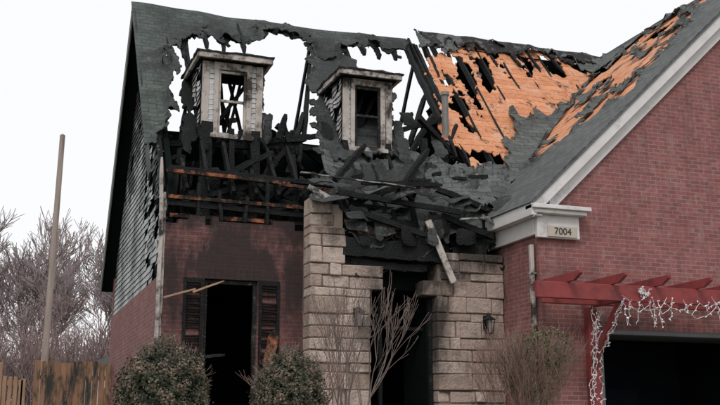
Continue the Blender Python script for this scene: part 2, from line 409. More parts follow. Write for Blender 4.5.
torn('cheek_decking_left',pm,nm,(.2,1.4,.2,3.3),M['char'],H,outline=[(.35,.9),(.7,1.0),(.72,2.2),(.78,3.3),(.6,3.3),(.62,2.4),(.5,1.6)],amp=.15,thick=.04,off=-.02,seed=3)
torn('mid_decking',pm,nm,(2.6,5.9,.2,3.6),M['shd'],H,outline=[(3.65,3.5),(3.35,2.9),(3.22,2.2),(3.1,1.6),(2.95,.9),(4.7,1.0),(4.75,1.6),(4.95,2.3),(5.0,2.7),(4.75,2.5),(4.62,2.4),(4.5,3.4)],amp=.2,fr=3.2,thick=.03,off=.0,curl=.14,uvf=uvm,seed=5,cell=.05)
torn('slumped_shingles',lambda x,y:(x,y-.15,zr(y)-.22-.22*max(0,math.sin((x-3)*1.3))),nm,(3.0,7.6,-.2,1.7),M['sh2'],H,outline=[(3.05,1.0),(3.5,1.3),(5.2,1.3),(5.7,.85),(6.6,1.0),(7.4,1.2),(7.3,.4),(6.2,.1),(5.3,.2),(4.3,.05),(3.5,.2),(3.0,.4)],amp=.24,fr=2.4,thick=.02,off=.03,curl=.25,sag=.2,uvf=uvm,seed=6,cell=.05)
def drape(dz,y0,lip):
    def fn(x,v):
        s=dz+.18*max(0,math.sin((x-2.6)*1.5))+.05*math.sin(x*5)
        if v>=0: return (x,v+y0,zr(v)-s)
        return (x,y0+v*lip,4.52-s+v*1.15)
    return fn
torn('draped_roofing',drape(.45,-.35,.4),(0,-.7,1),(2.7,6.7,-.7,1.3),M['shd'],H,outline=[(2.85,.8),(3.5,1.2),(5.2,1.2),(6.5,.8),(6.6,.2),(6.0,-.25),(5.3,-.1),(4.8,-.45),(4.2,-.2),(3.6,-.35),(3.1,-.1)],amp=.26,fr=2.6,thick=.02,curl=.2,sag=.16,uvf=uvm,seed=31,cell=.05)
torn('draped_felt',drape(.62,-.25,.3),(0,-.7,1),(2.7,6.4,-.8,1.2),M['char'],H,outline=[(2.9,.6),(3.5,1.1),(5.8,1.1),(6.3,.3),(5.9,-.45),(5.2,-.3),(4.6,-.55),(3.9,-.3),(3.3,-.55),(3.0,-.2)],amp=.34,fr=3,thick=.02,curl=.2,sag=.16,uvf=uvm,seed=34,cell=.05)
torn('draped_valley_shingles',drape(.25,-.15,.5),(0,-.7,1),(5.0,6.9,-.5,1.3),M['sh2'],H,outline=[(5.2,.8),(6.0,1.1),(6.8,.9),(6.75,.2),(6.3,-.15),(5.7,-.25),(5.3,.1)],amp=.22,fr=2.6,thick=.02,curl=.25,sag=.14,uvf=uvm,seed=37,cell=.05)
# right part of main slope
pm2=lambda x,y:(x,y,zr(y))
O=[(6.1,.6),(6.2,1.2),(5.85,1.5),(6.0,1.9),(6.3,2.5),(6.25,3.1),(6.5,3.6),(7.1,4.0),(8,4.6),(12.2,4.8),(12.2,3.5),(7.5,.6)]
slots=[[(6.5,1.9),(6.72,1.8),(6.95,3.1),(6.6,3.4)],[(7.05,2.3),(7.25,2.2),(7.45,3.5),(7.1,3.8)],[(7.65,2.9),(7.85,2.8),(8.05,3.9),(7.7,4.0)],
       [(8.3,3.2),(8.45,3.1),(8.55,4.0),(8.35,4.05)],[(9.05,3.45),(9.2,3.4),(9.3,4.0),(9.05,4.05)],[(9.75,3.7),(10.0,3.6),(10.1,3.95),(9.8,4.0)],[(6.3,1.0),(6.9,.9),(7.3,1.15),(6.6,1.35)],
       [(10.4,3.7),(10.9,3.75),(10.9,4.1),(10.5,4.1)],[(8.0,1.75),(8.5,2.1),(8.45,2.3),(8.0,2.0)]]
ext=lambda u,v:v-((.95*(u-5.9)-.22)/S)
torn('right_roof_decking',pm2,nm,(5.6,12.2,.3,4.3),M['deck'],H,outline=O,holes=slots,amp=.22,fr=2.9,thick=.025,off=0,extra=ext,seed=11,uvf=uvm,cell=.05,sag=.05)
shr=[(6.3,4.8),(6.35,3.75),(6.7,3.95),(7.0,3.75),(7.3,4.1),(7.9,4.05),(8.2,4.25),(8.9,4.05),(9.4,4.25),(10.2,4.15),(10.7,3.95),(11.2,3.6),(10.4,3.1),(9.6,2.75),(9.0,2.35),(8.5,2.4),(8.1,2.15),(7.9,2.3),(7.6,1.8),(7.2,1.55),(6.9,1.0),(6.4,.9),(6.2,.4),(7.2,.4),(12.3,4.3),(12.3,4.9)]
torn('right_roof_shingles',pm2,nm,(5.6,12.2,.2,4.3),M['sh2'],H,outline=shr,amp=.2,fr=2.3,thick=.015,off=.045,curl=.22,sag=.05,extra=ext,uvf=uvm,seed=12,cell=.05)
torn('right_roof_felt',pm2,nm,(6.3,12.,3.3,4.33),M['char2'],H,outline=[(6.45,4.6),(6.5,3.8),(7.6,4.1),(8.6,3.95),(9.6,4.15),(10.4,3.95),(11.9,4.2),(11.9,4.6)],amp=.24,fr=3.0,thick=.03,off=.07,curl=.15,sag=.08,seed=14)
# wing roof left slope
pw=lambda x,y:(x,y,zw(x)); nw=(-.95,0,1); uvw=lambda u,v:(v,u*1.38)
extw=lambda u,v:((.95*(u-5.9)-.22)/S)-v+.02
torn('wing_roof_decking',pw,nw,(5.9,11.85,-2.0,7.2),M['deck'],H,holes=[[(10.6,2.7),(11.2,2.6),(11.4,3.6),(10.9,3.9)],[(9.6,1.9),(10.1,1.7),(10.2,2.3),(9.8,2.5)],[(11.0,1.2),(11.4,.9),(11.5,1.9),(11.2,2.0)]],amp=.16,thick=.03,off=0,extra=extw,uvf=uvw,seed=21,cell=.07)
wo=[(7.4,.75),(8.2,1.75),(9.2,2.5),(10.2,3.2),(11.1,3.4),(11.6,2.6),(11.8,1.5),(12,.9),(11.7,-.3),(10.9,-.3),(10.3,-.8),(9.7,-1.1),(9.2,-.7),(8.9,-1.2),(8.5,-1.5),(8.3,-.6),(7.75,.1)]
torn('wing_roof_shingles',pw,nw,(5.86,11.87,-2.04,7.2),M['sh2'],H,holes=[wo],amp=.30,fr=2.0,thick=.015,off=.04,curl=.16,sag=.015,extra=extw,uvf=uvw,seed=22,cell=.05)
torn('wing_shingle_patches',pw,nw,(8,11.8,-.9,4),M['sh2'],H,outline=wo,bigcut=-.26,amp=.1,fr=1.5,thick=.015,off=.045,curl=.15,extra=extw,uvf=uvw,seed=27,cell=.05)
b=B(); b.poly_prism([(11.85,9.95),(17.8,4.3),(17.8,4.26),(11.85,9.91)],lambda u,v,d:(u,d,v),-2.0,7.4); b.obj('wing_roof_right_slope',M['sh2'],H)
b=B(); b.beam((11.85,-2.05,9.95),(11.85,6.5,9.95),.16,.09,22,.02); b.obj('wing_ridge_cap',M['sh2'],H)
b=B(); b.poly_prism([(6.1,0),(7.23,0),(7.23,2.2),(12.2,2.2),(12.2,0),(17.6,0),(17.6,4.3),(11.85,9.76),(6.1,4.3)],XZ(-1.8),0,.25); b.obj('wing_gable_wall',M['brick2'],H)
b=B(); b.box(6.1,6.32,-1.549,3.0,0,4.3); b.box(17.35,17.6,-1.549,7.5,0,4.3); b.obj('wing_side_wall',M['brick2'],H)
b=B()
for i in range(46): b.box(7.24+i*.108,7.24+i*.108+.098,-1.806,-1.7,2.202,2.40)
b.obj('garage_lintel_bricks',M['brick2'],H,bevel=.004)
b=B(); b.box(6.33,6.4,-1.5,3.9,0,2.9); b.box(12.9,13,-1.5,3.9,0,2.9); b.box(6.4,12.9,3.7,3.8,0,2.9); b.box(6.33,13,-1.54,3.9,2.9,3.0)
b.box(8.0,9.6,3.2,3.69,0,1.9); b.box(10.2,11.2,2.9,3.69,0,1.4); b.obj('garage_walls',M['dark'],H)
b=B()
for i in range(4): b.box(7.25,12.1,-1.4+i*.55,-.87+i*.55,2.27,2.31)
b.obj('raised_garage_door',M['panel'],H,bevel=.01)
b=B(); b.box(7.231,7.28,-1.79,-1.55,0,2.15); b.box(7.281,12.15,-1.79,-1.6,2.12,2.199); b.obj('garage_door_frame',M['panel'],H)
b=B(); b.box(5.86,5.92,-2.03,1.35,4.07,4.30); b.box(5.921,6.09,-1.99,.75,4.07,4.11); b.box(6.02,6.098,-1.80,.75,3.78,4.068); b.obj('eave_fascia',M['white'],H,bevel=.006)
b=B(); b.box(5.86,7.0,-2.10,-1.81,4.19,4.262); b.box(5.92,6.94,-2.04,-1.81,4.12,4.189); b.box(6.03,6.86,-1.90,-1.81,3.72,4.119); b.obj('cornice_return',M['white'],H,bevel=.008)
def rake(b,x0,x1,sgn,y0,y1,dz0,dz1):
    apex=11.85
    zf=(lambda x:zw(x)) if sgn>0 else (lambda x:9.95-.95*(x-apex))
    fn=lambda u,v,d:(u,d,v)
    b.poly_prism([(x0,zf(x0)+dz1),(x1,zf(x1)+dz1),(x1,zf(x1)+dz0),(x0,zf(x0)+dz0)],fn,y0,y1)
b=B(); rake(b,5.9,11.85,1,-2.02,-1.97,-.02,-.26); rake(b,11.85,17.8,-1,-2.02,-1.97,-.02,-.26)
rake(b,6.3,11.85,1,-1.88,-1.812,-.26,-.52); rake(b,11.85,17.4,-1,-1.88,-1.812,-.26,-.52)
rake(b,6.0,11.85,1,-1.969,-1.79,-.18,-.215)
b.obj('rake_trim',M['white'],H,bevel=.006)
b=B(); rake(b,5.88,11.85,1,-2.05,-1.9,.035,-.015); b.obj('rake_drip_edge',M['sh2'],H)
b=B(); b.box(6.22,6.80,-1.925,-1.901,3.74,3.93); b.obj('number_plate',M['cream'],H,bevel=.004)
cu=bpy.data.curves.new('house_number','FONT'); cu.body='7004'; cu.size=.17; cu.extrude=.003; cu.align_x='CENTER'; cu.align_y='CENTER'
to=bpy.data.objects.new('house_number',cu); to.data.materials.append(M['numbers']); link(to,H); to.location=(6.51,-1.932,3.835); to.rotation_euler=(math.radians(90),0,0)
b=B(); b.box(5.99,6.06,-1.71,-1.63,.1,3.62)
for z in (.8,2.0,3.1): b.box(5.98,6.098,-1.725,-1.615,z,z+.035)
b.obj('downspout',M['whiteb'],H,bevel=.01)

# ------------------------------------------------------------------ stone entry
def courses(b,x0f,x1f,z0,z1,y0,y1):
    z=z0
    while z<z1-.05:
        h=min(random.choice([.15,.21,.29]),z1-z); x0=x0f(z+h/2); x1=x1f(z+h/2); x=x0
        while x<x1-.02:
            w=random.choice([.22,.36,.5,.66])
            if x1-(x+w)<.18: w=x1-x
            q=rnd(-.035,.035)
            b.box(x+.008,x+w-.008,y0+q,y1,z+.008,z+h-.008,tone=rnd(0,1),j=.011); x+=w
        z+=h
b=B()
courses(b,lambda z:2.40,lambda z:(3.51 if z<2.95 else (3.75 if z<3.3 else (3.05 if z<4.0 else 2.9+.1*math.sin(z*20)))),0,4.45,-.5,-.1)
courses(b,lambda z:4.76 if z<2.9 else (4.5 if z<3.1 else 4.85),lambda z:6.09,0,3.62,-.5,-.1)
b.obj('stone_entry_surround',M['stone'],H,bevel=.014)
b=B(); b.box(2.42,3.49,-.46,-.02,0,2.95); b.box(2.42,3.0,-.46,-.02,2.95,4.35); b.box(3.0,3.7,-.46,-.02,2.96,3.28); b.box(4.79,6.08,-.46,-.02,0,3.55); b.obj('stone_backing',M['mortar'],H)
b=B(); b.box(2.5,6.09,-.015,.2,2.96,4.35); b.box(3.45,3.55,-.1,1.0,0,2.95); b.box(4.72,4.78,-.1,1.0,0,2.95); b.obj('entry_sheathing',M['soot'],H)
b=B(); 
b.beam((3.50,-.2,0),(3.52,-.2,2.95),.1,.1,8,.01); b.beam((4.74,-.2,0),(4.73,-.2,2.95),.08,.1,8,.01); b.beam((3.9,.1,0),(3.88,.1,2.9),.07,.1,8,.01)
b.beam((3.9,.1,2.3),(4.75,.1,2.28),.06,.06,8,.01)
b.obj('door_frame',M['char'],H)
b=B(); b.beam((3.0,-.42,3.62),(4.9,-.46,3.58),.16,.34,14,.016); b.beam((2.9,-.3,4.12),(5.9,-.28,4.05),.14,.2,16,.016); b.beam((3.0,-.35,3.36),(4.6,-.38,3.3),.1,.12,10,.016)
for xx in (3.15,3.45,3.8,4.1,4.5,4.95,5.4,5.8): b.beam((xx,-.25,3.7+rnd(-.1,.2)),(xx+rnd(-.1,.1),-.25,4.35+rnd(0,.35)),.10,.07,6,.014,point=.5)
b.beam((3.1,-.5,4.3),(4.6,-.62,3.85),.08,.1,8,.015,point=.5); b.beam((4.9,-.45,4.3),(5.9,-.5,3.95),.09,.1,8,.015)
b.beam((2.9,-.55,4.55),(5.2,-.6,4.35),.07,.09,12,.016); b.beam((3.3,-.6,4.75),(4.9,-.5,4.85),.06,.08,10,.016,point=.5)
b.obj('entry_header_beams',M['char'],H)
b=B()
for i in range(12):
    x=rnd(3.05,4.2); b.box(x,x+rnd(.06,.18),-.49,-.40,3.83+rnd(0,.04),3.83+rnd(.06,.12),j=.01)
b.obj('exposed_masonry_fragments',M['charb'],H)

# ------------------------------------------------------------------ charred framing
b=B(); bo=B()
for xx in np.arange(.15,6.3,.41):
    if random.random()<.8: b.beam((xx,.12,4.03),(xx+rnd(-.06,.06),.12,4.75+rnd(-.3,.1)),.06,.1,6,.014,point=.3)
for (p,q,w,h) in [((.02,.08,4.40),(3.0,.1,4.36),.07,.06),((.0,.1,4.86),(2.2,.14,4.80),.08,.06),((.1,.25,4.1),(6.0,.25,4.12),.1,.07),((2.0,.15,4.78),(3.5,.0,4.70),.07,.05)]:
    bo.beam(p,q,w,h,18,.012)
b.beam((2.8,.1,4.5),(6.2,.05,4.4),.09,.08,14,.014)
b.beam((.05,.16,4.93),(3.3,.2,4.84),.1,.07,14,.016); b.beam((.05,.14,4.30),(2.6,.16,4.25),.08,.09,14,.016)
for (x0,z1,w) in [(.82,6.1,.22),(1.35,6.0,.1),(1.75,6.0,.18),(3.6,6.0,.12),(4.45,6.0,.12),(2.55,5.6,.1),(5.3,6.2,.12),(.4,5.4,.09)]:
    b.beam((x0,1.0 if z1>=6 else .7,4.0),(x0+rnd(-.06,.06),1.12,z1),w,.12,12,.016)
for xx in np.arange(-.05,6.3,.41):
    y1=RY; y0=.15
    if .9<xx<2.0: y0=3.2
    if 2.0<xx<3.5: y0=3.85
    if 4.55<xx<6.2: y0=3.6
    if .2<xx<.6: y0=2.6
    b.beam((xx,y1,zr(y1)-.16),(xx+rnd(-.03,.03),y0+rnd(-.2,.2)*(y0>1),zr(y0)-.16),.06,.14,10,.014,point=.6)
    if y0>1:
        ye=rnd(.6,1.3); b.beam((xx,.15,zr(.15)-.16),(xx+rnd(-.05,.05),ye,zr(ye)-.16),.06,.13,8,.016,point=.7)
for xx in (.35,3.75,6.35):
    b.beam((xx,RY,RZ-.16),(xx,6.8,zb(6.8)-.16),.05,.12,12,.014)
for xx in np.arange(6.2,11.5,.58):
    y0=max(.3,(.95*(xx-5.9)-.22)/S); y1=max(y0+.1,4.2); b.beam((xx,y1,zr(y1)-.12),(xx,y0,zr(y0)-.12),.05,.14,10,.014)
    b.beam((xx+.3,4.25,zr(4.25)-.0),(xx+.33,3.6+rnd(-.3,.2),zr(3.6)+.02),.06,.06,6,.018,point=.6)
for xx,y0 in ((6.05,1.2),(6.3,2.2),(6.55,2.9)):
    b.beam((xx,4.0,zr(4.0)-.1),(xx-.05,y0,zr(y0)-.1),.07,.14,12,.018,point=.5)
fallen=[((3.0,2.0,6.2),(3.45,3.1,8.3)),((2.4,1.0,5.2),(3.1,2.4,6.9)),((4.9,1.3,5.7),(5.8,1.9,7.0)),((5.1,1.0,6.6),(6.3,1.6,5.9)),
  ((5.2,.7,4.9),(6.3,1.8,6.8)),((.2,.6,4.2),(.6,2.0,6.6)),((4.7,.3,4.3),(5.6,.6,5.2)),((2.2,.4,4.3),(3.2,.9,5.4)),((5.8,.5,5.0),(7.0,1.0,5.6)),((1.0,.5,4.9),(2.0,.6,5.5)),
  ((.9,1.3,6.1),(1.7,2.4,6.6)),((6.0,1.4,5.9),(6.4,3.2,8.2)),((5.3,2.0,6.3),(6.2,3.2,7.9)),((2.0,1.4,5.9),(3.3,1.5,6.2)),((4.7,1.6,6.4),(6.0,1.8,6.9)),((1.9,.3,4.3),(2.9,.35,4.75)),((.3,.3,4.4),(1.5,.35,4.75)),
  ((3.2,-.3,4.4),(4.4,-.4,4.95)),((4.6,-.3,4.9),(6.1,-.2,4.5)),((3.0,0,4.9),(3.8,.6,5.8)),((4.3,.2,4.8),(5.2,.8,5.9)),
  ((.2,1.4,5.7),(3.2,1.5,5.9)),((.5,1.2,5.0),(1.4,1.6,6.1)),((1.9,1.1,5.0),(2.7,1.8,6.3)),((2.3,1.5,6.3),(3.4,1.7,5.6))]
for p,q in fallen: b.beam(p,q,.09,.10,8,.018,point=.4)
for i in range(60):
    x=rnd(.2,6.4); y=rnd(.2,1.6) if x<3 else rnd(-.5,1.2); z=rnd(4.15,4.9) if x<3 else rnd(4.2,5.3); d=Vector((rnd(-1,1),rnd(-.3,.3),rnd(-.6,.7)))*rnd(.25,.8)
    b.beam((x,y,z),(x+d.x,y+d.y,z+d.z),rnd(.04,.08),rnd(.04,.09),5,.018,point=.5)
for i in range(40):
    x=rnd(.2,3.2); y=rnd(1.0,1.8); z=rnd(4.9,6.0); d=Vector((rnd(-.5,.5),rnd(-.2,.2),rnd(-.9,.9)))*rnd(.3,.8)
    b.beam((x,y,z),(x+d.x,y+d.y,min(6.4,z+d.z)),rnd(.05,.12),rnd(.05,.10),6,.018,point=.5)
b.obj('charred_framing',M['char'],H); bo.obj('scorched_top_plates',M['charb'],H)
b=B(); b.box(.3,6.0,2.6,2.7,3.04,6.3); b.box(.25,6.0,1.9,1.98,3.04,6.0); b.obj('attic_partition',M['soot'],H)
b=B(); b.tube((5.95,1.6,5.9),(5.95,1.6,7.35),.07,.07,10); b.tube((5.95,1.6,7.35),(5.95,1.6,7.42),.1,.09,10); b.obj('vent_pipe',M['grey'],H)
def scrap(c,w,h,an,ti,mat,seed,name='roof_debris'):
    ax=Vector((math.cos(an),rnd(-.3,.3),math.sin(an))).normalized(); ay=Vector((0,math.sin(ti),-math.cos(ti))).normalized(); nn=ax.cross(ay)
    c=Vector(c)
    torn(name,lambda u,v:tuple(c+ax*u+ay*v),nn,(-w,w,-h,h),mat,H,
        outline=[(-w*.9,-h*.9),(w*.85,-h*.85),(w*.9,h*.5),(w*.1,h*.85),(-w*.85,h*.7)],amp=.055,fr=3,cell=.05,thick=.014,sag=.14,curl=.10,seed=seed)
for i in range(24):
    cx=rnd(2.7,6.3); cz=rnd(4.15,4.9)-(.15 if cx>5 else 0)
    scrap((cx,rnd(-.6,.1),cz),rnd(.2,.55),rnd(.08,.22),rnd(-.4,.4),rnd(-1.3,-.5),random.choice([M['sh2'],M['char2'],M['char'],M['shd'],M['shd']]),i*3.1)
for i in range(10):
    cx=rnd(3.0,5.9); scrap((cx,rnd(-.62,-.5),rnd(3.8,4.2)),rnd(.08,.25),rnd(.12,.3),rnd(-.2,.2),rnd(-.25,.25),random.choice([M['char'],M['char2'],M['shd']]),100+i*2.3)
for i in range(7):
    cx=rnd(.2,3.0); scrap((cx,rnd(.0,.6),rnd(4.2,4.9)),rnd(.06,.2),rnd(.12,.35),rnd(-.3,.3),rnd(-.3,.3),M['char'],200+i*2.3,'hanging_felt')
for (x,z) in ((2.0,6.1),(3.25,6.2),(4.85,6.4),(5.2,6.8),(4.75,5.9),(.45,5.6),(5.6,6.1)):
    scrap((x,(z-4.52)/S-.1,z),rnd(.10,.22),rnd(.2,.4),rnd(-.3,.3),rnd(-.4,.1),random.choice([M['char'],M['shd']]),300+x*7,'hanging_felt')
b=B(); b.beam((4.55,-.62,4.15),(5.02,-.66,3.05),.12,.03,6,.006,up=(0,1,0)); b.obj('hanging_fascia_board',M['whiteb'],H)
b=B(); b.beam((2.35,-.5,4.62),(2.75,-.55,4.42),.1,.03,4,.006,up=(0,1,0)); b.beam((5.2,-.6,4.22),(5.75,-.62,4.28),.08,.03,4,.006); b.beam((2.2,-.55,4.85),(4.3,-.65,4.72),.06,.02,12,.014); b.obj('loose_flashing',M['insul'],H)
b=B(); b.beam((-.02,-.25,2.62),(.5,-.25,2.78),.05,.03,4,.008); b.beam((.45,-.3,2.72),(.95,-.4,2.92),.05,.03,4,.008,point=.6); b.obj('splintered_boards',M['fencel'],H)

# ------------------------------------------------------------------ dormers
def dormer(x0,x1,burn):
    yf=1.1; zt=7.29; yb_=(zt-4.52)/S; z0=zr(yf)-.02
    wx0,wx1=(x0+x1)/2-.27,(x0+x1)/2+.27
    t=B()
    t.beam((x0+.065,yf+.01,z0),(x0+.065,yf+.01,zt),.13,.08,10,.004,up=(0,1,0)); t.beam((x1-.065,yf+.01,z0),(x1-.065,yf+.01,zt),.13,.08,10,.004,up=(0,1,0))
    t.box(wx0-.09,wx0,yf-.045,yf+.04,z0+.02,zt-.06,j=.004); t.box(wx1,wx1+.09,yf-.045,yf+.04,z0+.02,zt-.06,j=.004)
    t.box(wx0-.1,wx1+.1,yf-.05,yf+.04,zt-.14,zt-.002); t.box(wx0-.14,wx1+.14,yf-.09,yf+.04,z0-.06,z0+.02,j=.006)
    t.obj('dormer_trim',M['whiteb'],H,bevel=.006)
    fr=B()
    for a in (wx0,wx1-.045): fr.box(a,a+.045,yf,yf+.05,z0+.02,zt-.14)
    for a in (z0+.021,(z0+zt)/2-.05,zt-.20): fr.box(wx0+.046,wx1-.046,yf+.002,yf+.048,a,a+.045)
    fr.obj('dormer_sash',M['char2'] if burn else M['whiteb'],H)
    s=B(); z=z0
    while z<zt-.02:
        z1=min(z+.1,zt)
        for (a,c) in ((x0+.13,wx0-.09),(wx1+.09,x1-.13)):
            if c-a>.01:
                n=len(s.v)
                for (x,zz,o) in ((a,z,.02),(c,z,.02),(c,z1,.005),(a,z1,.005)): s.v.append((x,yf-o,zz))
                s.f.append([n,n+1,n+2,n+3]); s.t.append(0)
        for side in (x0,x1):
            sg=-1 if side==x0 else 1
            yy=yf+.01; ye=(z-4.52)/S
            while yy<ye:
                y2=min(yy+.14,ye)
                if noise.noise(Vector((yy*3+side,z*4,2)))<.22:
                    n=len(s.v)
                    for (y,zz,o) in ((yy,z,.024),(y2,z,.024),(y2,z1,.004),(yy,z1,.004)):
                        s.v.append((side+sg*(o+.07*abs(noise.noise(Vector((y*4,zz*3,side))))),y,zz+.06*noise.noise(Vector((y*5,zz*2,side+3)))))
                    s.f.append([n,n+1,n+2,n+3]); s.t.append(0)
                yy=y2
        z=z1
    s.obj('dormer_siding',M['siding'],H)
    f=B()
    for side in (x0+.04,x1-.04):
        f.poly_prism([(yf+.06,z0+.1),(yf+.06,zt),(yb_,zt)],lambda u,v,d,side=side:(side+d,u,v),-.012,.012)
    f.obj('dormer_sheathing',M['char'],H)
    o=.12; a0,a1,b0,b1=x0-o,x1+o,yf-.22,yb_+.1
    c=B(); k=10
    for (p,q) in (((a0,b0),(a1,b0)),((a1,b0),(a1,b1)),((a0,b0),(a0,b1))):
        c.beam((p[0],p[1],zt+.055),(q[0],q[1],zt+.055),.05,.11,k,.006)
    c.obj('dormer_fascia',M['whiteb'],H)
    c=B(); c.box(a0+.03,a1-.03,b0+.03,b1,zt+.03,zt+.06); c.obj('dormer_soffit',M['char2'],H)
    e=.05; G=12; r=B(); idx={}
    for j in range(G+1):
        for i in range(G+1):
            u=i/G; v=j/G; x=a0-e+(a1-a0+2*e)*u; y=b0-e+(b1+.2-b0+e)*v
            ed=min((x-(a0-e)),((a1+e)-x),(y-(b0-e)))/.34
            h=.12+.14*min(1,ed)+.05*noise.noise(Vector((x*4,y*4,1)))
            idx[i,j]=len(r.v); r.v.append((x+.02*noise.noise(Vector((x*6,y*6,4))),y+.03*noise.noise(Vector((x*6,y*6,9))),zt+h))
    for j in range(G):
        for i in range(G): r.f.append([idx[i,j],idx[i+1,j],idx[i+1,j+1],idx[i,j+1]]); r.t.append(0)
    ro=r.obj('dormer_roof',M['char2'],H); md=ro.modifiers.new('t','SOLIDIFY'); md.thickness=.035
    f=B()
    for i in range(6):
        f.beam((rnd(x0,x1),yf+.3+rnd(0,.4),z0-.2),(rnd(x0,x1),yf+.3+rnd(0,.6),zt),.05,.07,6,.012)
    f.obj('dormer_studs',M['char'],H)
dormer(.74,1.90,False); dormer(3.52,4.55,True)

# ------------------------------------------------------------------ front window + shutters
b=B()
for a in (.731,1.59): b.beam((a,.1,.43),(a,.1,2.99),.058,.08,10,.008)
b.box(.76,1.56,.07,.13,2.93,2.99); b.beam((.761,.1,1.7),(1.1,.1,1.74),.05,.05,4,.01,point=.5); b.obj('window_frame',M['char2'],H)
def shutter(x0,x1,z0,z1,mat):
    b=B(); b.box(x0,x0+.05,-.05,-.005,z0,z1,j=.004); b.box(x1-.05,x1,-.05,-.005,z0,z1,j=.004)
    for zz in (z0,(z0+z1)/2,z1-.08): b.box(x0+.051,x1-.051,-.048,-.006,zz,zz+.08)
    z=z0+.1
    while z<z1-.1:
        if abs(z-(z0+z1)/2-.04)>.07 and random.random()<.85: b.beam((x0+.05,-.028,z),(x1-.05,-.028+rnd(-.01,.01),z+rnd(-.015,.015)),.035,.008,1,up=(0,-.7,1))
        z+=.045
    return b.obj('window_shutter',mat,H)
shutter(.34,.68,.4,3.0,M['char']); shutter(1.64,2.0,.4,3.0,M['char'])
b=B(); b.beam((1.70,-.09,1.0),(1.93,-.08,2.2),.18,.02,7,.016,point=.9,up=(0,1,0)); b.obj('peeling_shutter_panel',M['charb'],H)

# ------------------------------------------------------------------ pergola
P=empty('pergola')
b=B()
b.box(5.4,12.9,-2.92,-2.84,2.54,2.80); b.box(5.85,12.8,-2.30,-2.23,2.54,2.78); b.obj('long_beams',M['red'],P,bevel=.008)
b=B()
for px_ in (6.92,12.3):
    b.box(px_,px_+.2,-1.96,-1.803,0,2.54)
b.obj('wall_posts',M['red'],P,bevel=.01)
b=B()
for px_ in (6.96,12.34):
    N_=8; inner=[];outer=[]
    for i in range(N_+1):
        t=i/N_; yy=-1.97-.85*t; zz=1.5+.98*(t**.8); inner.append((yy,zz)); outer.append((yy,zz+.17-.02*t))
    poly=inner+[(q[0],min(q[1],2.535)) for q in reversed(outer)]
    b.poly_prism(poly,lambda u,v,d,px_=px_:(px_+d,u,v),0,.10)
    b.box(px_,px_+.1,-2.83,-1.97,2.542,2.70)
b.obj('curved_brackets',M['red'],P,bevel=.006)
b=B()
xx=5.95
while xx<12.8:
    pts=[(-1.81,2.805),(-3.1,2.805),(-3.3,2.90),(-3.3,2.95),(-1.81,2.95)]
    b.poly_prism(pts,lambda u,v,d,xx=xx:(xx+d,u,v),0,.06); xx+=.82
b.obj('cross_rafters',M['red'],P,bevel=.005)
# string lights
b=B()
def strand(p0,p1,n,wob,pb=.45,droop=0):
    last=None
    for i in range(n+1):
        t=i/n; q=Vector(p0).lerp(Vector(p1),t)+Vector((rnd(-wob,wob),rnd(-wob*.4,wob*.4),rnd(-wob,wob)-droop*4*t*(1-t)))
        if last is not None: b.tube(last,q,.0052,.0052,3)
        if random.random()<pb:
            d=Vector((rnd(-1,1),rnd(-1,0),rnd(-1,.3))).normalized()*.038; b.tube(q,q+d,.012,.006,4)
        last=q
x=6.95
while x<12.6:
    w=rnd(.35,.8); strand((x,-2.96,2.60+rnd(-.06,.06)),(x+w,-2.96,2.60+rnd(-.06,.06)),int(w/.06),.035,.45,rnd(.05,.34)); x+=w*rnd(.35,.8)
x=6.95
while x<12.6:
    l=rnd(.1,.45); strand((x,-2.97,2.55),(x+rnd(-.15,.15),-2.97,2.55-l),int(l/.05)+2,.03)
    x+=rnd(.08,.3)
for k in range(5): strand((6.9+rnd(-.05,.1),-2.2,2.5),(6.95+rnd(-.12,.12),-2.03,.5+rnd(0,.5)),34,.05)
for k in range(3): strand((6.95,-2.96,2.5),(7.05,-2.05,1.7),16,.05)
for k in range(12):
    c=Vector((7.35,-2.98,2.68)); strand(c+Vector((rnd(-.1,.1),0,rnd(-.08,.08))),c+Vector((rnd(-.12,.12),0,rnd(-.12,.08))),5,.03)
b.obj('string_lights',M['bulb'])

# ------------------------------------------------------------------ lanterns
def lantern(x,y,z):
    E=empty('wall_lantern')
    b=B(); b.box(x-.05,x+.05,y-.015,y,z-.12,z+.12); b.beam((x,y-.01,z+.03),(x,y-.10,z+.13),.02,.02); b.beam((x,y-.1,z+.13),(x,y-.15,z+.1),.02,.02)
    cy=y-.15
    for dx in (-1,1):
        for dy in (-1,1): b.beam((x+dx*.045,cy+dy*.045,z-.2),(x+dx*.07,cy+dy*.07,z+.03),.012,.012)
    b.box(x-.055,x+.055,cy-.055,cy+.055,z-.215,z-.2)
    n=len(b.v); b.v+=[(x-.09,cy-.09,z+.03),(x+.09,cy-.09,z+.03),(x+.09,cy+.09,z+.03),(x-.09,cy+.09,z+.03),(x,cy,z+.13)]
    b.f+=[[n,n+1,n+2,n+3],[n,n+1,n+4],[n+1,n+2,n+4],[n+2,n+3,n+4],[n+3,n,n+4]]; b.t+=[0]*5
    b.tube((x,cy,z+.12),(x,cy,z+.17),.012,.004,6); b.tube((x,cy,z-.215),(x,cy,z-.26),.015,.004,6)
    b.obj('cage',M['metal'],E)
    g=B(); g.tube((x,cy,z-.195),(x,cy,z+.028),.035,.055,8); g.obj('glass',M['glass'],E)
lantern(3.22,-.54,2.42); lantern(5.68,-.54,2.38)

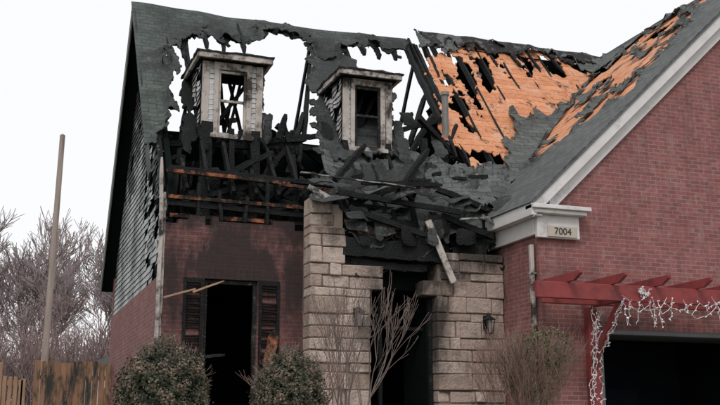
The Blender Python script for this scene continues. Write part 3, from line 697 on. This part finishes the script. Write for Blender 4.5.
# ------------------------------------------------------------------ vegetation
def leafball(name,c,r,n,mat,parent=None,size=.03):
    c=np.array(c); vs=[];fs=[];ts=[]
    for i in range(n):
        d=Vector((random.gauss(0,1),random.gauss(0,1),random.gauss(0,1))).normalized()
        lump=1+.15*noise.noise(d*2.2+Vector((c[0],0,0)))+.10*noise.noise(d*6)+.05*noise.noise(d*14)
        dens=noise.noise(d*4.5+Vector((c[0],3,0)))
        if dens<-.25 and random.random()<.75: continue
        k=1-abs(random.gauss(0,.09))+max(0,random.gauss(0,.03))
        if random.random()<.2: k*=rnd(.6,1)
        p=Vector((c[0]+d.x*r[0]*lump*k,c[1]+d.y*r[1]*lump*k,c[2]+d.z*r[2]*lump*k))
        s=size*rnd(.6,1.4); a=Vector((random.gauss(0,1),random.gauss(0,1),random.gauss(0,1))).normalized()
        q=a.cross(d+Vector((rnd(-.5,.5),rnd(-.5,.5),rnd(-.5,.5)))).normalized()*s*.4; a=a*s
        m=len(vs); vs+=[tuple(p-a*.5),tuple(p+q),tuple(p+a*.6),tuple(p-q)]; fs.append([m,m+1,m+2,m+3])
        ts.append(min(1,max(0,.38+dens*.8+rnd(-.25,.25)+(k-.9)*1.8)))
    me=bpy.data.meshes.new(name); me.from_pydata(vs,[],fs); at=me.attributes.new('tone','FLOAT','FACE'); at.data.foreach_set('value',ts); me.materials.append(mat)
    return link(bpy.data.objects.new(name,me),parent)
def grow(b,p,d,l,r,depth,spread=.5,k=4,up=.15,minr=.002):
    segs=3; 
    for i in range(segs):
        d=(d+Vector((rnd(-1,1),rnd(-1,1),rnd(-1,1)))*.13+Vector((0,0,up*.3))).normalized()
        q=p+d*(l/segs); r2=max(minr,r*.86); b.tube(p,q,r,r2,k); p=q; r=r2
        if depth>0 and i>0 and random.random()<.75:
            nd=(d+Vector((rnd(-1,1),rnd(-1,1),rnd(-.6,1)))*spread).normalized(); grow(b,p,nd,l*rnd(.5,.8),r*.7,depth-1,spread,k,up,minr)
    if depth>0:
        for j in range(2):
            nd=(d+Vector((rnd(-1,1),rnd(-1,1),rnd(-.4,.9)))*spread).normalized(); grow(b,p,nd,l*rnd(.65,.85),r*.8,depth-1,spread,k,up,minr)
def shrub(cx,cy,rx,rz,top,n):
    E=empty('evergreen_shrub'); cz=top-rz
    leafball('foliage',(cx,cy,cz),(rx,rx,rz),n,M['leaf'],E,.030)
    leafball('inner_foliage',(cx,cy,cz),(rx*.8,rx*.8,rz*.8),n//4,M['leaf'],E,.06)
    b=B()
    for i in range(5): grow(b,Vector((cx+rnd(-.05,.05),cy,0)),Vector((rnd(-.5,.5),rnd(-.5,.5),1)).normalized(),.4,.02,2)
    for i in range(90):
        an=rnd(0,6.28); el=rnd(.1,1.4); d=Vector((math.cos(an)*math.cos(el),math.sin(an)*math.cos(el),math.sin(el)))
        p=Vector((cx+d.x*rx*.85,cy+d.y*rx*.85,cz+d.z*rz*.85)); grow(b,p,d,.13,.004,1,.6,3,.2)
    b.obj('stems',M['bark'],E,fix=False)
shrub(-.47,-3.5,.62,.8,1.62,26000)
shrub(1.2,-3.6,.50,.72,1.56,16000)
b=B()
for i in range(34):
    an=rnd(0,6.28); grow(b,Vector((1.45+rnd(-.25,.25),-3.4+rnd(-.2,.2),.6)),Vector((math.cos(an)*.6,math.sin(an)*.4,1)).normalized(),.40,.008,2,.5,3)
b.obj('bare_bush',M['twig'],fix=False)
b=B()
for i in range(6):
    an=i*1.05+.3; grow(b,Vector((2.35+math.cos(an)*.08,-2.6+math.sin(an)*.08,0)),Vector((math.cos(an)*.22,math.sin(an)*.2,1)).normalized(),1.0,.019,3,.42,4,.25,.003)
b.obj('bare_crape_myrtle',M['bark'],fix=False)
b=B()
for i in range(46):
    an=rnd(0,6.28); grow(b,Vector((5.0+rnd(-.3,.3),-3.2+rnd(-.2,.2),0)),Vector((math.cos(an)*.35,math.sin(an)*.3,1)).normalized(),.72,.008,3,.45,3,.2,.0025)
E=empty('deciduous_bush'); b.obj('branches',M['twig'],E,fix=False)
leafball('leaves',(5.1,-3.2,1.35),(.5,.4,.6),1500,M['leaf2'],E,.035)
leafball('leaves',(5.35,-3.3,1.72),(.42,.3,.30),1500,M['leaf2'],E,.032)

# ------------------------------------------------------------------ fence, pole, background
b=B(); x=-1.68
while x<-.02:
    w=.14; b.box(x,min(x+w-.012,-.01),7.0+rnd(-.006,.006),7.02,.02,2.0+rnd(-.04,.02),j=.004); x+=w
b.box(-1.68,-.01,7.021,7.06,.4,.49); b.box(-1.68,-.01,7.021,7.06,1.6,1.69); b.obj('wooden_fence',M['fence'])
b=B()
for x in (-2.45,-1.95): b.box(x,x+.1,6.9,7.0,0,1.95 if x<-2.2 else 1.6)
for z in (.5,1.0,1.45): b.box(-2.349,-1.951,6.93,6.96,z,z+.12)
x=-2.33
while x<-1.98: b.box(x,x+.08,6.90,6.928,.1,1.62+rnd(-.05,.05)); x+=.115
b.obj('wooden_gate',M['fencel'],bevel=.004)
b=B(); b.tube((-.68,25,0),(-.52,25,12.3),.145,.105,12); b.tube((-.52,25,12.3),(-.52,25,12.36),.105,.02,12); b.obj('utility_pole',M['pole'])
for (sd,x,y,h) in [(21,-4,66,17.5),(22,-1.2,70,17),(23,1.4,62,16),(24,4.0,66,16.5),(25,7.0,70,17),(26,9.5,76,17),(27,-7,70,17),(28,2.6,76,18.5),(29,5.6,60,12.5)]:
    random.seed(sd); b=B()
    grow(b,Vector((x,y,0)),Vector((0,0,1)),h*.28,.24,6,.62,3,.06,.024)
    b.obj('bare_tree',M['farbark'],fix=False)
random.seed(5)
b=B()
for i in range(420):
    x=rnd(-8,12); y=rnd(48,58); grow(b,Vector((x,y,0)),Vector((rnd(-.3,.3),rnd(-.2,.2),1)).normalized(),rnd(1.8,3.4),.05,2,.5,3,.1,.02)
b.obj('distant_thicket',M['thicket'],fix=False)
b=B()
for i in range(45000):
    x=rnd(-9,13); y=rnd(54,64); z=min(9,abs(random.gauss(0,1))*4.0*(1+.5*noise.noise(Vector((x*.3,0,0)))))+.2
    d=Vector((rnd(-1,1),rnd(-.5,.5),rnd(-.2,1.5))).normalized()*rnd(.2,.6)
    n=len(b.v); b.v+=[(x,y,z),(x+.05,y,z),(x+d.x,y+d.y,z+d.z)]; b.f.append([n,n+1,n+2]); b.t.append(0)
b.obj('distant_brush',M['thicket'],fix=False)
NH=empty('neighbour_house')
b=B(); b.box(2.6,12,40,48,0,3.9); b.obj('walls',M['blue'],NH)
b=B(); b.poly_prism([(2.2,3.9),(12.4,3.9),(7.4,6.0)],lambda u,v,d:(u,d,v),39.6,48.4); b.obj('roof',M['sh2'],NH)
b=B(); b.box(3.2,4.2,39.93,39.99,1.4,2.7); b.obj('window',M['dark'],NH)

# ------------------------------------------------------------------ world, sun, camera
w=bpy.data.worlds.new('World'); scene.world=w; w.use_nodes=True; nt=w.node_tree
bg=nt.nodes['Background']; sky=nt.nodes.new('ShaderNodeTexSky'); sky.sky_type='NISHITA'; sky.sun_disc=False
sky.sun_elevation=math.radians(46); sky.sun_rotation=math.radians(205); sky.air_density=1.5; sky.dust_density=6
sc=nt.nodes.new('ShaderNodeVectorMath'); sc.operation='SCALE'; nt.links.new(sky.outputs[0],sc.inputs[0]); sc.inputs['Scale'].default_value=.08
nt.links.new(mixc(nt,.9,sc.outputs[0],(1.06,1.06,1.08)),bg.inputs['Color']); bg.inputs['Strength'].default_value=1.0
sl=bpy.data.lights.new('sun','SUN'); sl.energy=1.2; sl.angle=math.radians(16); sl.color=(1,.96,.91)
so=link(bpy.data.objects.new('sun',sl)); 
sd=Vector((-.38,-.72,.85)); so.rotation_euler=sd.to_track_quat('Z','Y').to_euler()
cam=bpy.data.cameras.new('camera'); cam.lens=51.0; cam.sensor_width=36; cam.clip_end=3000; cam.clip_start=.1
co=link(bpy.data.objects.new('camera',cam)); co.location=(-2.6,-17.0,.5)
co.rotation_euler=(math.radians(90)+math.atan(227.5/1020),0,-math.radians(19.7))
scene.camera=co
scene.view_settings.view_transform='Standard'; scene.view_settings.look='None'; scene.view_settings.exposure=0
